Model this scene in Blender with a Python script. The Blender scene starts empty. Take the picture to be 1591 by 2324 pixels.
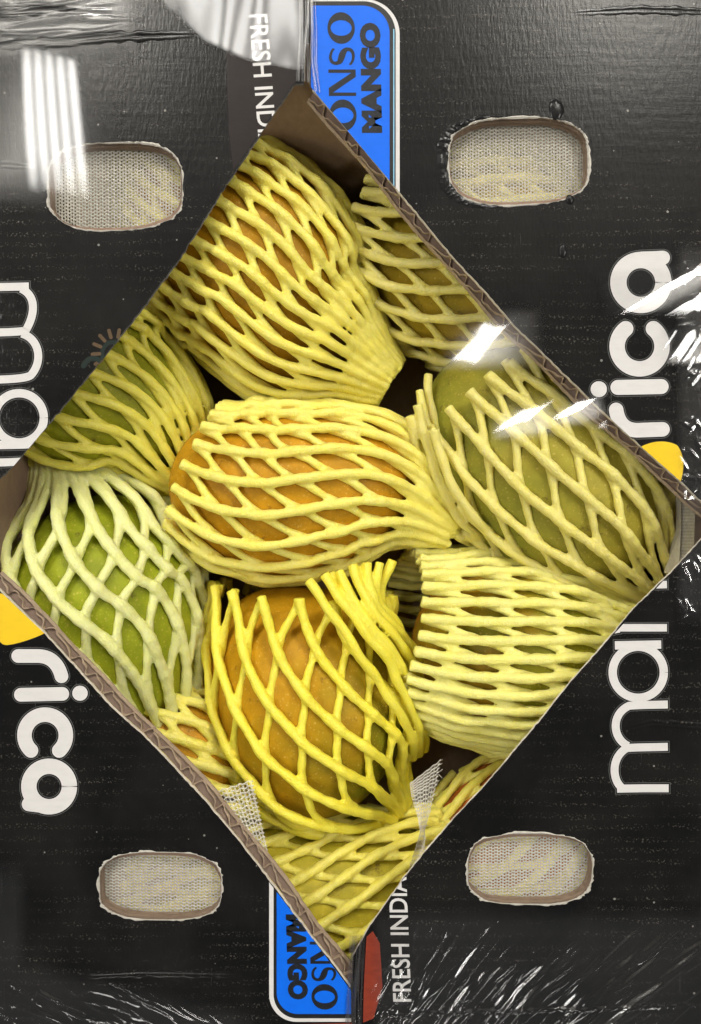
import bpy, bmesh, math, random
import numpy as np
from mathutils import Vector, noise
from mathutils.geometry import delaunay_2d_cdt
random.seed(7); rng = np.random.default_rng(7)
PI = math.pi
sc = bpy.context.scene
COL = sc.collection
S = 0.0002            # one plan unit is 0.2 mm
H = 1725.0            # lens height over the carton lid, in plan units
CX, CY = 795.5, 1161.5

# ------------------------------------------------------------------ camera, light, exposure
cam = bpy.data.cameras.new('camera'); co = bpy.data.objects.new('camera', cam); COL.objects.link(co)
co.location = (0, 0, H*S); cam.sensor_fit = 'VERTICAL'; cam.sensor_height = 36; cam.lens = 36*H/2323.0
cam.clip_start = 0.01; cam.clip_end = 50
sc.camera = co
sc.view_settings.view_transform = 'Standard'; sc.view_settings.look = 'None'
sc.view_settings.exposure = -0.78; sc.view_settings.gamma = 1.0
sc.cycles.max_bounces = 10; sc.cycles.transparent_max_bounces = 16
sc.cycles.caustics_reflective = False; sc.cycles.caustics_refractive = False
try:
    sc.cycles.use_denoising = True; sc.cycles.denoiser = 'OPENIMAGEDENOISE'
except Exception: pass
world = bpy.data.worlds.new('World'); sc.world = world; world.use_nodes = True
world.node_tree.nodes['Background'].inputs[0].default_value = (1.0, 0.98, 0.95, 1)
world.node_tree.nodes['Background'].inputs[1].default_value = 0.25

LAMP_H = 2.4
def troffer(name, x, y, rot, power, sx=0.6, sy=1.2, up=False, z=LAMP_H):
    l = bpy.data.lights.new(name, 'AREA'); l.shape = 'RECTANGLE'; l.size = sx; l.size_y = sy
    l.energy = power; l.color = (1.0, 0.975, 0.93)
    o = bpy.data.objects.new(name, l); COL.objects.link(o); o.location = (x, y, z)
    o.rotation_euler = (PI if up else 0, 0, rot)
    if not up:                                        # five tubes behind the diffuser
        l.use_nodes = True; nt = l.node_tree
        em = next(n for n in nt.nodes if n.type == 'EMISSION')
        g = nt.nodes.new('ShaderNodeNewGeometry'); sp = nt.nodes.new('ShaderNodeSeparateXYZ')
        m1 = nt.nodes.new('ShaderNodeMath'); m1.operation = 'MULTIPLY'; m1.inputs[1].default_value = 5*2*PI
        m2 = nt.nodes.new('ShaderNodeMath'); m2.operation = 'COSINE'
        m3 = nt.nodes.new('ShaderNodeMath'); m3.operation = 'MULTIPLY_ADD'; m3.inputs[1].default_value = -0.55; m3.inputs[2].default_value = 1.0
        nt.links.new(g.outputs['Parametric'], sp.inputs[0]); nt.links.new(sp.outputs[0], m1.inputs[0])
        nt.links.new(m1.outputs[0], m2.inputs[0]); nt.links.new(m2.outputs[0], m3.inputs[0])
        nt.links.new(m3.outputs[0], em.inputs['Strength'])
    return o
F1 = (-0.55, 2.95, math.radians(6)); F2 = (1.0, 2.95, math.radians(-23))
troffer('ceiling_lamp', F1[0], F1[1], F1[2], 60)
troffer('ceiling_lamp', F2[0], F2[1], F2[2], 60)
troffer('ceiling_lamp', -1.95, 0.3, 0, 70)  # this and the next three: unseen lamps added to soften one-sided shading
troffer('ceiling_lamp', 1.95, 0.3, 0, 70)
troffer('ceiling_lamp', -1.0, -3.1, 0, 24)
troffer('ceiling_lamp', 1.0, -3.1, 0, 24)
for x in (-1.2, 1.2):
    troffer('added_ceiling_fill', x, 2.6, 0, 190, 0.5, 1.2, True, 2.42)  # added fill, no known fitting: brightens the ceiling the upper flaps reflect

# ------------------------------------------------------------------ helpers
def PD(px, py, z=0.0):
    """plan pixel seen at height z -> true position in plan units"""
    s = (H - z)/H
    return np.array([(px-CX)*s, (CY-py)*s, z])
def PF(px, py, z=0.0):
    return np.array([px-CX, CY-py, z])
def new_obj(name, data, parent=None):
    o = bpy.data.objects.new(name, data); COL.objects.link(o)
    if parent is not None: o.parent = parent
    return o
def wloc(o):
    v = Vector((0, 0, 0))
    while o is not None: v = v + o.location; o = o.parent
    return v
def build(name, V, F, mat, parent=None, smooth=False, attrs=None, base=None):
    """V in plan units (absolute), linked as one mesh object"""
    V = np.asarray(V, dtype=float)*S
    if parent is not None: b = np.array(wloc(parent))
    else: b = np.zeros(3) if base is None else np.array(base)
    me = bpy.data.meshes.new(name); me.from_pydata((V-b).tolist(), [], [tuple(map(int, f)) for f in F]); me.update()
    if smooth: me.polygons.foreach_set('use_smooth', [True]*len(me.polygons))
    for k, arr in (attrs or {}).items():
        a = me.attributes.new(k, 'FLOAT', 'POINT'); a.data.foreach_set('value', np.asarray(arr, dtype=np.float32))
    if mat is not None: me.materials.append(mat)
    o = new_obj(name, me, parent)
    if parent is None and base is not None: o.location = base
    return o
def thing(name, label, cat, loc=(0, 0, 0), group=None):
    o = new_obj(name, None); o.location = [c*S for c in loc]; o.empty_display_size = 0.01
    o['label'] = label; o['category'] = cat
    if group: o['group'] = group
    return o
class MB:
    def __init__(s): s.V = []; s.F = []; s.A = []
    def add(s, V, F):
        n = len(s.V); s.V += [tuple(v) for v in V]; s.F += [tuple(i+n for i in f) for f in F]
    def build(s, name, mat, parent=None, **k): return build(name, s.V, s.F, mat, parent, **k)

# ------------------------------------------------------------------ materials
def mat(name):
    m = bpy.data.materials.new(name); m.use_nodes = True
    nt = m.node_tree; b = nt.nodes['Principled BSDF']
    return m, nt, b
def N(nt, t, **k):
    n = nt.nodes.new(t)
    for a, v in k.items(): setattr(n, a, v)
    return n
def coords(nt, scale=(1, 1, 1), rot=0.0):
    t = N(nt, 'ShaderNodeTexCoord'); m = N(nt, 'ShaderNodeMapping')
    m.inputs['Scale'].default_value = tuple(c/S for c in scale); m.inputs['Rotation'].default_value = (0, 0, rot)
    nt.links.new(t.outputs['Object'], m.inputs['Vector']); return m.outputs[0]
def tex_noise(nt, vec, period, detail=3, rough=0.55, dist=0.0):
    n = N(nt, 'ShaderNodeTexNoise'); n.inputs['Scale'].default_value = 1.0/period
    n.inputs['Detail'].default_value = detail; n.inputs['Roughness'].default_value = rough; n.inputs['Distortion'].default_value = dist
    nt.links.new(vec, n.inputs['Vector']); return n.outputs['Fac']
def ramp(nt, fac, stops):
    r = N(nt, 'ShaderNodeValToRGB'); e = r.color_ramp.elements
    while len(e) > 1: e.remove(e[-1])
    e[0].position = stops[0][0]; e[0].color = stops[0][1]
    for p, c in stops[1:]:
        q = e.new(p); q.color = c
    nt.links.new(fac, r.inputs[0]); return r.outputs[0]
def g(v): return (v, v, v, 1)
def mixc(nt, fac, a, b, mode='MIX'):
    m = N(nt, 'ShaderNodeMix', data_type='RGBA', blend_type=mode)
    for sock, v in ((m.inputs[0], fac), (m.inputs[6], a), (m.inputs[7], b)):
        if hasattr(v, 'links') or hasattr(v, 'is_linked'): nt.links.new(v, sock)
        else: sock.default_value = v
    return m.outputs[2]
def math_(nt, op, a, b=None):
    m = N(nt, 'ShaderNodeMath', operation=op)
    for i, v in enumerate((a, b)):
        if v is None: continue
        if hasattr(v, 'is_linked'): nt.links.new(v, m.inputs[i])
        else: m.inputs[i].default_value = v
    return m.outputs[0]
def bump(nt, h, dist, strength=1.0, normal=None):
    b = N(nt, 'ShaderNodeBump'); b.inputs['Distance'].default_value = dist*S; b.inputs['Strength'].default_value = strength
    nt.links.new(h, b.inputs['Height'])
    if normal is not None: nt.links.new(normal, b.inputs['Normal'])
    return b.outputs[0]
def lin(r, gg, b):
    f = lambda c: ((c/255+0.055)/1.055)**2.4 if c > 10 else c/255/12.92
    return (f(r), f(gg), f(b), 1)

def foam_mat(name, c, sat_c):
    m, nt, b = mat(name)
    v = coords(nt)
    n1 = tex_noise(nt, v, 60, 2); n2 = tex_noise(nt, v, 7, 3, 0.7)
    vo = N(nt, 'ShaderNodeTexVoronoi'); vo.inputs['Scale'].default_value = 1/4.5; nt.links.new(v, vo.inputs['Vector'])
    col = mixc(nt, ramp(nt, n1, [(0.35, g(0)), (0.7, g(1))]), c, sat_c)
    nt.links.new(col, b.inputs['Base Color'])
    b.inputs['Roughness'].default_value = 0.36; b.inputs['Specular IOR Level'].default_value = 0.5
    b.inputs['Subsurface Weight'].default_value = 0.55; b.inputs['Subsurface Radius'].default_value = (1.0, 0.9, 0.3)
    b.inputs['Subsurface Scale'].default_value = 13*S
    b1 = bump(nt, n2, 2.6, 0.5); b2 = bump(nt, vo.outputs['Distance'], 2.3, 0.5, b1)
    nt.links.new(b2, b.inputs['Normal'])
    return m
def fruit_mat(name, a, c):
    m, nt, b = mat(name)
    v = coords(nt)
    at = N(nt, 'ShaderNodeAttribute', attribute_name='blush')
    n1 = tex_noise(nt, v, 120, 3)
    f = math_(nt, 'ADD', at.outputs['Fac'], math_(nt, 'MULTIPLY', math_(nt, 'SUBTRACT', n1, 0.5), 0.9))
    col = mixc(nt, ramp(nt, f, [(0.25, g(0)), (0.8, g(1))]), a, c)
    vo = N(nt, 'ShaderNodeTexVoronoi'); vo.inputs['Scale'].default_value = 1/17.0; nt.links.new(v, vo.inputs['Vector'])
    dots = ramp(nt, vo.outputs['Distance'], [(0.10, g(1)), (0.20, g(0))])
    col = mixc(nt, math_(nt, 'MULTIPLY', dots, 0.36), col, (0.75, 0.55, 0.16, 1))
    n4 = tex_noise(nt, v, 42, 5, 0.65)
    col = mixc(nt, math_(nt, 'MULTIPLY', ramp(nt, n4, [(0.38, g(1)), (0.62, g(0))]), 0.38), col, (a[0]*0.45, a[1]*0.5, a[2]*0.6, 1))
    vp = N(nt, 'ShaderNodeTexVoronoi'); vp.inputs['Scale'].default_value = 1/9.0; nt.links.new(v, vp.inputs['Vector'])
    col = mixc(nt, math_(nt, 'MULTIPLY', ramp(nt, vp.outputs['Distance'], [(0.12, g(1)), (0.30, g(0))]), 0.22), col, (0.70, 0.52, 0.14, 1))
    n3 = tex_noise(nt, v, 34, 5, 0.7)
    col = mixc(nt, math_(nt, 'MULTIPLY', ramp(nt, n3, [(0.61, g(0)), (0.72, g(1))]), 0.75), col, (0.08, 0.035, 0.012, 1))
    nt.links.new(col, b.inputs['Base Color'])
    b.inputs['Roughness'].default_value = 0.5; b.inputs['Specular IOR Level'].default_value = 0.16; b.inputs['Subsurface Weight'].default_value = 0.0
    b.inputs['Subsurface Radius'].default_value = (1, 0.5, 0.15); b.inputs['Subsurface Scale'].default_value = 8*S
    nt.links.new(bump(nt, tex_noise(nt, v, 10, 3), 1.2, 0.5), b.inputs['Normal'])
    return m
def panel_mat():
    m, nt, b = mat('black_printed_board')
    v = coords(nt); vs = coords(nt, (0.12, 1, 1)); vt = coords(nt, (1, 0.25, 1))
    scuff = tex_noise(nt, v, 260, 4, 0.6); grain = tex_noise(nt, vs, 9, 3, 0.6); vert = tex_noise(nt, vt, 7, 3, 0.6)
    base = mixc(nt, ramp(nt, scuff, [(0.42, g(0)), (0.75, g(1))]), (0.0030, 0.0030, 0.0030, 1), (0.0115, 0.0105, 0.0095, 1))
    w = N(nt, 'ShaderNodeTexWave', wave_type='BANDS', bands_direction='Y'); w.inputs['Scale'].default_value = 0.314/27
    w.inputs['Distortion'].default_value = 4.0; w.inputs['Detail'].default_value = 2; nt.links.new(coords(nt, (0.25, 1, 1)), w.inputs['Vector'])
    fine = tex_noise(nt, v, 5.0, 2, 0.7); patch = tex_noise(nt, coords(nt, (0.5, 1, 1)), 90, 3)
    fl = math_(nt, 'MULTIPLY', ramp(nt, fine, [(0.57, g(0)), (0.68, g(1))]), ramp(nt, patch, [(0.40, g(0)), (0.68, g(1))]))
    fl = math_(nt, 'MULTIPLY', fl, ramp(nt, w.outputs['Fac'], [(0.35, g(0.05)), (0.9, g(1))]))
    col = mixc(nt, math_(nt, 'MULTIPLY', fl, 0.8), base, (0.16, 0.145, 0.12, 1))
    vo = N(nt, 'ShaderNodeTexVoronoi'); vo.inputs['Scale'].default_value = 1/30.0; nt.links.new(v, vo.inputs['Vector'])
    sz = N(nt, 'ShaderNodeSeparateColor'); nt.links.new(vo.outputs['Color'], sz.inputs[0])
    big = ramp(nt, sz.outputs[0], [(0.62, g(0)), (1.0, g(0.10))])
    col = mixc(nt, math_(nt, 'MULTIPLY', math_(nt, 'LESS_THAN', vo.outputs['Distance'], big), 0.5), col, (0.42, 0.40, 0.36, 1))
    sc1 = tex_noise(nt, coords(nt, (1, 0.03, 1), 0.35), 4, 1)
    col = mixc(nt, math_(nt, 'MULTIPLY', ramp(nt, sc1, [(0.78, g(0)), (0.83, g(1))]), 0.18), col, (0.3, 0.3, 0.28, 1))
    nt.links.new(col, b.inputs['Base Color'])
    b.inputs['Roughness'].default_value = 0.55; b.inputs['Specular IOR Level'].default_value = 0.05; b.inputs['Coat Weight'].default_value = 0.5; nt.links.new(ramp(nt, tex_noise(nt, coords(nt, (0.5, 1, 1)), 45, 4, 0.65), [(0.35, g(0.05)), (0.7, g(0.13))]), b.inputs['Coat Roughness'])
    n0 = bump(nt, w.outputs['Fac'], 0.3, 0.10)
    n1 = bump(nt, grain, 0.6, 0.25, n0); n2 = bump(nt, vert, 1.3, 0.35, n1)
    nt.links.new(n2, b.inputs['Normal']); nt.links.new(n2, b.inputs['Coat Normal'])
    return m
def print_mat(name, c, rough=0.45, wear=0.12, coat=1.0):
    m, nt, b = mat(name); v = coords(nt)
    n = tex_noise(nt, coords(nt, (0.35, 1, 1)), 14, 4, 0.65)
    dark = (c[0]*0.72, c[1]*0.72, c[2]*0.72, 1)
    col = mixc(nt, math_(nt, 'MULTIPLY', ramp(nt, n, [(0.45, g(0)), (0.75, g(1))]), min(1, wear*4)), c, dark)
    nt.links.new(col, b.inputs['Base Color']); b.inputs['Roughness'].default_value = rough
    b.inputs['Coat Weight'].default_value = coat; b.inputs['Coat Roughness'].default_value = 0.07
    b.inputs['Specular IOR Level'].default_value = 0.15; nn = bump(nt, tex_noise(nt, coords(nt, (0.15, 1, 1)), 9, 3), 0.6, 0.25); nt.links.new(nn, b.inputs['Normal']); nt.links.new(nn, b.inputs['Coat Normal'])
    return m
def ink_mat(name, c):
    """worn ink: flecks of the print below show through"""
    m, nt, b = mat(name); v = coords(nt)
    n = tex_noise(nt, v, 5, 3, 0.7)
    col = mixc(nt, ramp(nt, n, [(0.54, g(0)), (0.74, g(0.6))]), c, (0.02, 0.035, 0.09, 1))
    nt.links.new(col, b.inputs['Base Color']); b.inputs['Roughness'].default_value = 0.5
    b.inputs['Specular IOR Level'].default_value = 0.15; b.inputs['Coat Weight'].default_value = 0.7; b.inputs['Coat Roughness'].default_value = 0.07
    return m
def kraft_mat(name, c, bumpy=1.0):
    m, nt, b = mat(name); v = coords(nt, (1, 0.4, 1))
    n = tex_noise(nt, v, 18, 5, 0.7); n2 = tex_noise(nt, coords(nt), 160, 2)
    col = mixc(nt, ramp(nt, n, [(0.3, g(0)), (0.75, g(1))]), (c[0]*0.78, c[1]*0.76, c[2]*0.74, 1), c)
    col = mixc(nt, math_(nt, 'MULTIPLY', ramp(nt, n2, [(0.4, g(0)), (0.7, g(1))]), 0.25), col, (c[0]*0.7, c[1]*0.68, c[2]*0.62, 1))
    nt.links.new(col, b.inputs['Base Color']); b.inputs['Roughness'].default_value = 0.8
    nt.links.new(bump(nt, n, 3, 0.3*bumpy), b.inputs['Normal']); return m
def film_mat(name, gain=1.0, rough=0.035, bumpamt=0.0):
    m, nt, b = mat(name); nt.nodes.remove(b); out = next(n for n in nt.nodes if n.type == 'OUTPUT_MATERIAL')
    tr = N(nt, 'ShaderNodeBsdfTransparent'); gl = N(nt, 'ShaderNodeBsdfGlossy'); mx = N(nt, 'ShaderNodeMixShader')
    gl.inputs['Roughness'].default_value = rough
    lw = N(nt, 'ShaderNodeLayerWeight'); lw.inputs['Blend'].default_value = 0.5
    fr = math_(nt, 'ADD', math_(nt, 'MULTIPLY', math_(nt, 'POWER', lw.outputs['Facing'], 5.0), 0.95), 0.043)
    at = N(nt, 'ShaderNodeAttribute', attribute_name='reflect_fade')  # reflection strength set by hand per vertex, faded out where glare should end
    f = math_(nt, 'MULTIPLY', math_(nt, 'MULTIPLY', fr, 2.0*gain), at.outputs['Fac'])
    f = math_(nt, 'MINIMUM', f, 0.95)
    if bumpamt:
        nn = bump(nt, tex_noise(nt, coords(nt), 26, 3), bumpamt, 0.6); nt.links.new(nn, gl.inputs['Normal'])
    nt.links.new(f, mx.inputs[0]); nt.links.new(tr.outputs[0], mx.inputs[1]); nt.links.new(gl.outputs[0], mx.inputs[2])
    nt.links.new(mx.outputs[0], out.inputs['Surface']); return m
def plain(name, c, rough=0.6, sub=0.0):
    m, nt, b = mat(name)
    n = tex_noise(nt, coords(nt), 12, 4, 0.65)
    nt.links.new(mixc(nt, ramp(nt, n, [(0.35, g(0)), (0.7, g(1))]), c, (c[0]*0.8, c[1]*0.78, c[2]*0.75, 1)), b.inputs['Base Color'])
    b.inputs['Roughness'].default_value = rough; b.inputs['Subsurface Weight'].default_value = sub
    return m

M_panel = panel_mat()
M_white = print_mat('white_ink', (0.68, 0.66, 0.64, 1), wear=0.06)
M_grey = print_mat('grey_outline_ink', (0.10, 0.10, 0.095, 1))
M_blackink = print_mat('black_outline_ink', (0.008, 0.008, 0.008, 1))
M_yellow = print_mat('yellow_ink', (0.80, 0.53, 0.012, 1), wear=0.05)
M_blue = print_mat('blue_ink', (0.001, 0.125, 0.72, 1), wear=0.05, coat=0.3)
M_cyan = print_mat('pale_blue_ink', (0.25, 0.55, 0.75, 1))
M_dark = ink_mat('worn_dark_ink', (0.008, 0.009, 0.010, 1))
M_red = print_mat('red_brown_ink', (0.22, 0.03, 0.012, 1), wear=0.25)
M_maroon = print_mat('maroon_tint_ink', (0.011, 0.0055, 0.005, 1), wear=0.25, coat=0.3)
M_tan = print_mat('tan_ink', (0.09, 0.055, 0.025, 1)); M_green = print_mat('dark_green_ink', (0.006, 0.016, 0.012, 1))
M_kraft = kraft_mat('kraft_board', (0.30, 0.205, 0.145, 1))
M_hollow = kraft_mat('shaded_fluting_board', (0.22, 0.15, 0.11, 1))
M_kraftd = kraft_mat('kraft_fluting', (0.38, 0.285, 0.205, 1))
M_inner = kraft_mat('inner_kraft', (0.52, 0.36, 0.23, 1), 0.4)
M_holewall = kraft_mat('torn_hole_board', (0.23, 0.165, 0.115, 1), 2.0)
M_liner = plain('pale_paper_edge', (0.62, 0.56, 0.47, 1), 0.8)
M_torn = plain('torn_paper', (0.55, 0.52, 0.46, 1), 0.9)
M_tornd = plain('torn_black_paper', (0.05, 0.048, 0.044, 1), 0.7)
M_cloth = plain('cream_mesh_thread', (0.78, 0.735, 0.62, 1), 0.7); M_cloth.node_tree.nodes['Principled BSDF'].inputs['Alpha'].default_value = 0.74
M_film = film_mat('clear_film', 1.0, 0.035)
M_film_s = film_mat('clear_film_smooth', 1.5, 0.05)
M_film_g = film_mat('clear_film_glint', 1.5, 0.085)
M_film_w = film_mat('wrinkled_film', 1.3, 0.12)

# ------------------------------------------------------------------ setting
ceil = build('ceiling', [(-25000, 200, 14200), (25000, 200, 14200), (25000, 25000, 14200), (-25000, 25000, 14200)], [(0, 3, 2, 1)],
             plain('ceiling_tile', (0.8, 0.79, 0.76, 1), 0.9)); ceil['kind'] = 'structure'
gr = build('floor', [(-30000, -30000, -760), (30000, -30000, -760), (30000, 30000, -760), (-30000, 30000, -760)], [(0, 1, 2, 3)],
           plain('grey_floor', (0.16, 0.155, 0.15, 1), 0.7)); gr['kind'] = 'structure'

# ------------------------------------------------------------------ outlines of the carton flaps (plan units at the lid plane)
UL = [(690, 190), (668, 192), (600, 292), (500, 441), (410, 585), (330, 692), (245, 800), (170, 890), (100, 975), (45, 1040), (0, 1088), (-38, 1125)]
LLo = [(-38, 1300), (0, 1340), (50, 1388), (100, 1435), (175, 1517), (250, 1601), (330, 1672), (396, 1741), (470, 1822), (531, 1893), (616, 2003), (702, 2119), (745, 2172), (795, 2240)]
URo = [(705, 196), (712, 205), (794, 298), (850, 366), (909, 439), (970, 513), (1034, 591), (1100, 660), (1165, 736), (1250, 818), (1345, 912), (1440, 1000), (1545, 1092), (1591, 1137), (1630, 1172)]
LRo = [(1630, 1188), (1591, 1224), (1520, 1300), (1440, 1377), (1360, 1473), (1294, 1547), (1220, 1640), (1134, 1742), (1080, 1803), (1024, 1863), (970, 1925), (919, 1988), (834, 2108), (800, 2170)]
def resample(P, step):
    P = np.array(P, float); d = np.r_[0, np.cumsum(np.hypot(*np.diff(P, axis=0).T))]
    n = max(2, int(d[-1]/step)); t = np.linspace(0, d[-1], n)
    return np.c_[np.interp(t, d, P[:, 0]), np.interp(t, d, P[:, 1])]
def rough(P, a):
    P = P.copy(); P[1:-1] += rng.normal(0, a, (len(P)-2, 2)); return P
UL_ = rough(resample(UL, 9), 0.9); LL_ = rough(resample(LLo, 9), 0.6); UR_ = rough(resample(URo, 9), 0.6); LR_ = rough(resample(LRo, 9), 0.5)
left_poly = np.vstack([[(-70, -60), (690, -60)], UL_, [(-55, 1212)], LL_, [(797, 2300), (800, 2385), (-70, 2385)]])
right_poly = np.vstack([[(705, -60), (1660, -60), (1660, 2385), (803, 2385), (800, 2200)], LR_[::-1], [(1645, 1180)], UR_[::-1]])
def stadium(cx, cy, w, h, r, tilt, jag, n=150):
    P = []
    for i in range(n):
        a = 2*PI*i/n; c, s_ = math.cos(a), math.sin(a)
        p = 3.0
        x = math.copysign(abs(c)**(2/p), c)*w/2; y = math.copysign(abs(s_)**(2/p), s_)*h/2
        k = 1 + jag*noise.noise(Vector((c*3+cx, s_*3+cy, 0.3))) + 0.5*jag*noise.noise(Vector((c*14+cx, s_*14, 5)))
        x *= k; y *= k
        P.append((cx + x*math.cos(tilt) - y*math.sin(tilt), cy + x*math.sin(tilt) + y*math.cos(tilt)))
    return np.array(P)
HOLES = {'UL': stadium(262, 423, 306, 197, 95, -0.03, 0.025), 'UR': stadium(1178, 366, 318, 196, 95, -0.03, 0.022),
         'LL': stadium(364, 2010, 278, 154, 75, 0.02, 0.022), 'LR': stadium(1202, 1972, 284, 160, 75, 0.0, 0.022)}
def inside(P, poly):
    P = np.atleast_2d(P); x, y = P[:, 0], P[:, 1]; r = np.zeros(len(P), bool); n = len(poly); j = n-1
    for i in range(n):
        xi, yi = poly[i]; xj, yj = poly[j]
        if yi != yj:
            c = ((yi > y) != (yj > y)) & (x < (xj-xi)*(y-yi)/(yj-yi)+xi); r ^= c
        j = i
    return r
def sheet(poly, holes, z):
    loops = [poly]+holes; pts = []; edges = []
    for L in loops:
        b = len(pts); pts += [Vector((float(p[0]), float(p[1]))) for p in L]
        edges += [(b+i, b+(i+1) % len(L)) for i in range(len(L))]
    r = delaunay_2d_cdt(pts, edges, [], 1, 1e-5)
    V = np.array([[v.x, v.y] for v in r[0]]); F = [f for f in r[2]]
    cen = np.array([V[list(f)].mean(axis=0) for f in F]); ok = inside(cen, poly)
    for h in holes: ok &= ~inside(cen, h)
    F = [f for f, k in zip(F, ok) if k]
    F2 = []
    for f in F:                                    # face up in world (plan y points down)
        a, b, c = V[f[0]], V[f[1]], V[f[2]]
        F2.append(tuple(f) if (b[0]-a[0])*(c[1]-a[1])-(b[1]-a[1])*(c[0]-a[0]) < 0 else tuple(reversed(f)))
    return np.array([PF(p[0], p[1], z) for p in V]), F2

# ------------------------------------------------------------------ carton
box = thing('cardboard_box', 'black printed cardboard fruit carton with diamond shaped opening and four torn hand holes', 'box', (0, 0, -755))
def flap(poly, hkeys, edges):
    V, F = sheet(poly, [HOLES[k] for k in hkeys], 0.0)
    fl = build('flap', V, F, M_panel, box)
    cen = np.array([CX, CY]); inset = lambda P: cen+(np.asarray(P)-cen)*1.026      # the inner liner stands back from the cut
    V2, F2 = sheet(inset(poly), [inset(HOLES[k]) for k in hkeys], -29.0)
    build('inner_liner', V2, [tuple(reversed(f)) for f in F2], M_kraft, fl)
    for k in hkeys:
        P = HOLES[k]; n = len(P); c = P.mean(axis=0)
        # cut board wall of the hand hole: irregular plies
        mb = MB(); rings = []
        for z, ins in ((-0.6, 0), (-3, 0.5), (-4.5, 3), (-12, 2.5), (-14, -1), (-17, 0.0), (-19, 3), (-26, 2), (-30, -1)):
            ring = []
            for i in range(n):
                d = P[i]-c; d = d/np.hypot(*d); jit = 2.2*noise.noise(Vector((i*0.35, z, c[0])))
                q = P[i]+d*(ins+jit*0.9 - (0 if z > -16 else 2)); ring.append(PF(q[0], q[1], z))
            rings.append(ring)
        V = [p for r in rings for p in r]; F = []
        for a in range(len(rings)-1):
            for i in range(n):
                j = (i+1) % n; F.append((a*n+i, a*n+j, (a+1)*n+j, (a+1)*n+i))
        mb.add(V, F); mb.build('hole_edge', M_holewall, fl)
        # torn paper lip
        mb = MB()
        for i in range(n):
            j = (i+1) % n
            def rim(i):
                d = P[i]-c; d = d/np.hypot(*d); t = noise.noise(Vector((i*0.23, c[0], 1.7))); u = noise.noise(Vector((i*0.9, c[1], 4.1)))
                w = max(0.7, 2.4+6.5*t+3.5*u)
                a = P[i]-d*(1.2+1.2*u); b = P[i]+d*w
                return PF(a[0], a[1], -1.0), PF((a[0]+b[0])/2, (a[1]+b[1])/2, 1.2+1.5*abs(u)), PF(b[0], b[1], 0.25)
            A = rim(i); B = rim(j); mb.add(A+B, [(0, 3, 4, 1), (1, 4, 5, 2)])
        mb.build('torn_rim', M_torn, fl)
    return fl
flapL = flap(left_poly, ['UL', 'LL'], None)
flapR = flap(right_poly, ['UR', 'LR'], None)
# dark crumpled print skin round the upper right hole
def crumple(hole, parent, a0, a1, wmax):
    P = hole; n = len(P); c = P.mean(axis=0); mb = MB(); prev = None
    for i in range(n+1):
        i2 = i % n; d = P[i2]-c; ang = math.atan2(-d[1], d[0]) % (2*PI); d = d/np.hypot(*d)
        w = wmax*max(0.0, math.sin(PI*min(1, max(0, (ang-a0)/(a1-a0)))))
        row = []
        for k in range(7):
            q = P[i2]+d*(3+w*k/6); t = noise.noise(Vector((q[0]/7, q[1]/7, 2)))
            row.append(PF(q[0], q[1], 0.35+(5.0*abs(t)*math.sin(PI*k/6) if w > 1 else 0)))
        if prev is not None and w > 1:
            V = prev+row; mb.add(V, [(k, k+1, k+8, k+7) for k in range(6)])
        prev = row
    mb.build('crumpled_skin', M_tornd, parent, smooth=True)
M_tornd.node_tree.nodes['Principled BSDF'].inputs['Coat Weight'].default_value = 0.35; M_tornd.node_tree.nodes['Principled BSDF'].inputs['Coat Roughness'].default_value = 0.12; M_tornd.node_tree.nodes['Principled BSDF'].inputs['Specular IOR Level'].default_value = 0.1
[M_tornd.node_tree.links.remove(l) for l in list(M_tornd.node_tree.nodes['Principled BSDF'].inputs['Base Color'].links)]
M_tornd.node_tree.nodes['Principled BSDF'].inputs['Base Color'].default_value = (0.006, 0.006, 0.006, 1)
crumple(HOLES['UR'], flapR, 1.9, 4.4, 26)

def ribbon_between(A, B, zA, zB):
    V = [PF(p[0], p[1], zA) for p in A]+[PF(p[0], p[1], zB) for p in B]; n = len(A)
    return V, [(i, i+1, n+i+1, n+i) for i in range(n-1)]
def normals_in(P, side):
    T = np.gradient(P, axis=0); T /= np.hypot(T[:, 0], T[:, 1])[:, None]
    return np.c_[T[:, 1], -T[:, 0]]*side
def crease(P, w, h, parent):
    P = resample(P, 6); Nn = normals_in(P, 1); k = len(P); mb = MB(); V = []; prof = ((-1, 0.15), (-0.55, 0.9), (-0.15, 0.3), (0.0, 0.12), (0.2, 0.5), (0.6, 1.0), (1, 0.15))
    for i in range(k):
        e = min(1, 4*i/k, 4*(k-1-i)/k) if k > 8 else 1; j = 1+0.6*noise.noise(Vector((i*0.25, w, 2)))
        for f, z in prof: q = P[i]+Nn[i]*w*f*(0.5+0.5*e)*j; V.append(PF(q[0], q[1], 0.06+h*z*max(e, 0.02)*j))
    n = len(prof); mb.add(V, [(i*n+a, (i+1)*n+a, (i+1)*n+a+1, i*n+a+1) for i in range(k-1) for a in range(n-1)])
    mb.build('crease', M_panel, parent, smooth=True)
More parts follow.
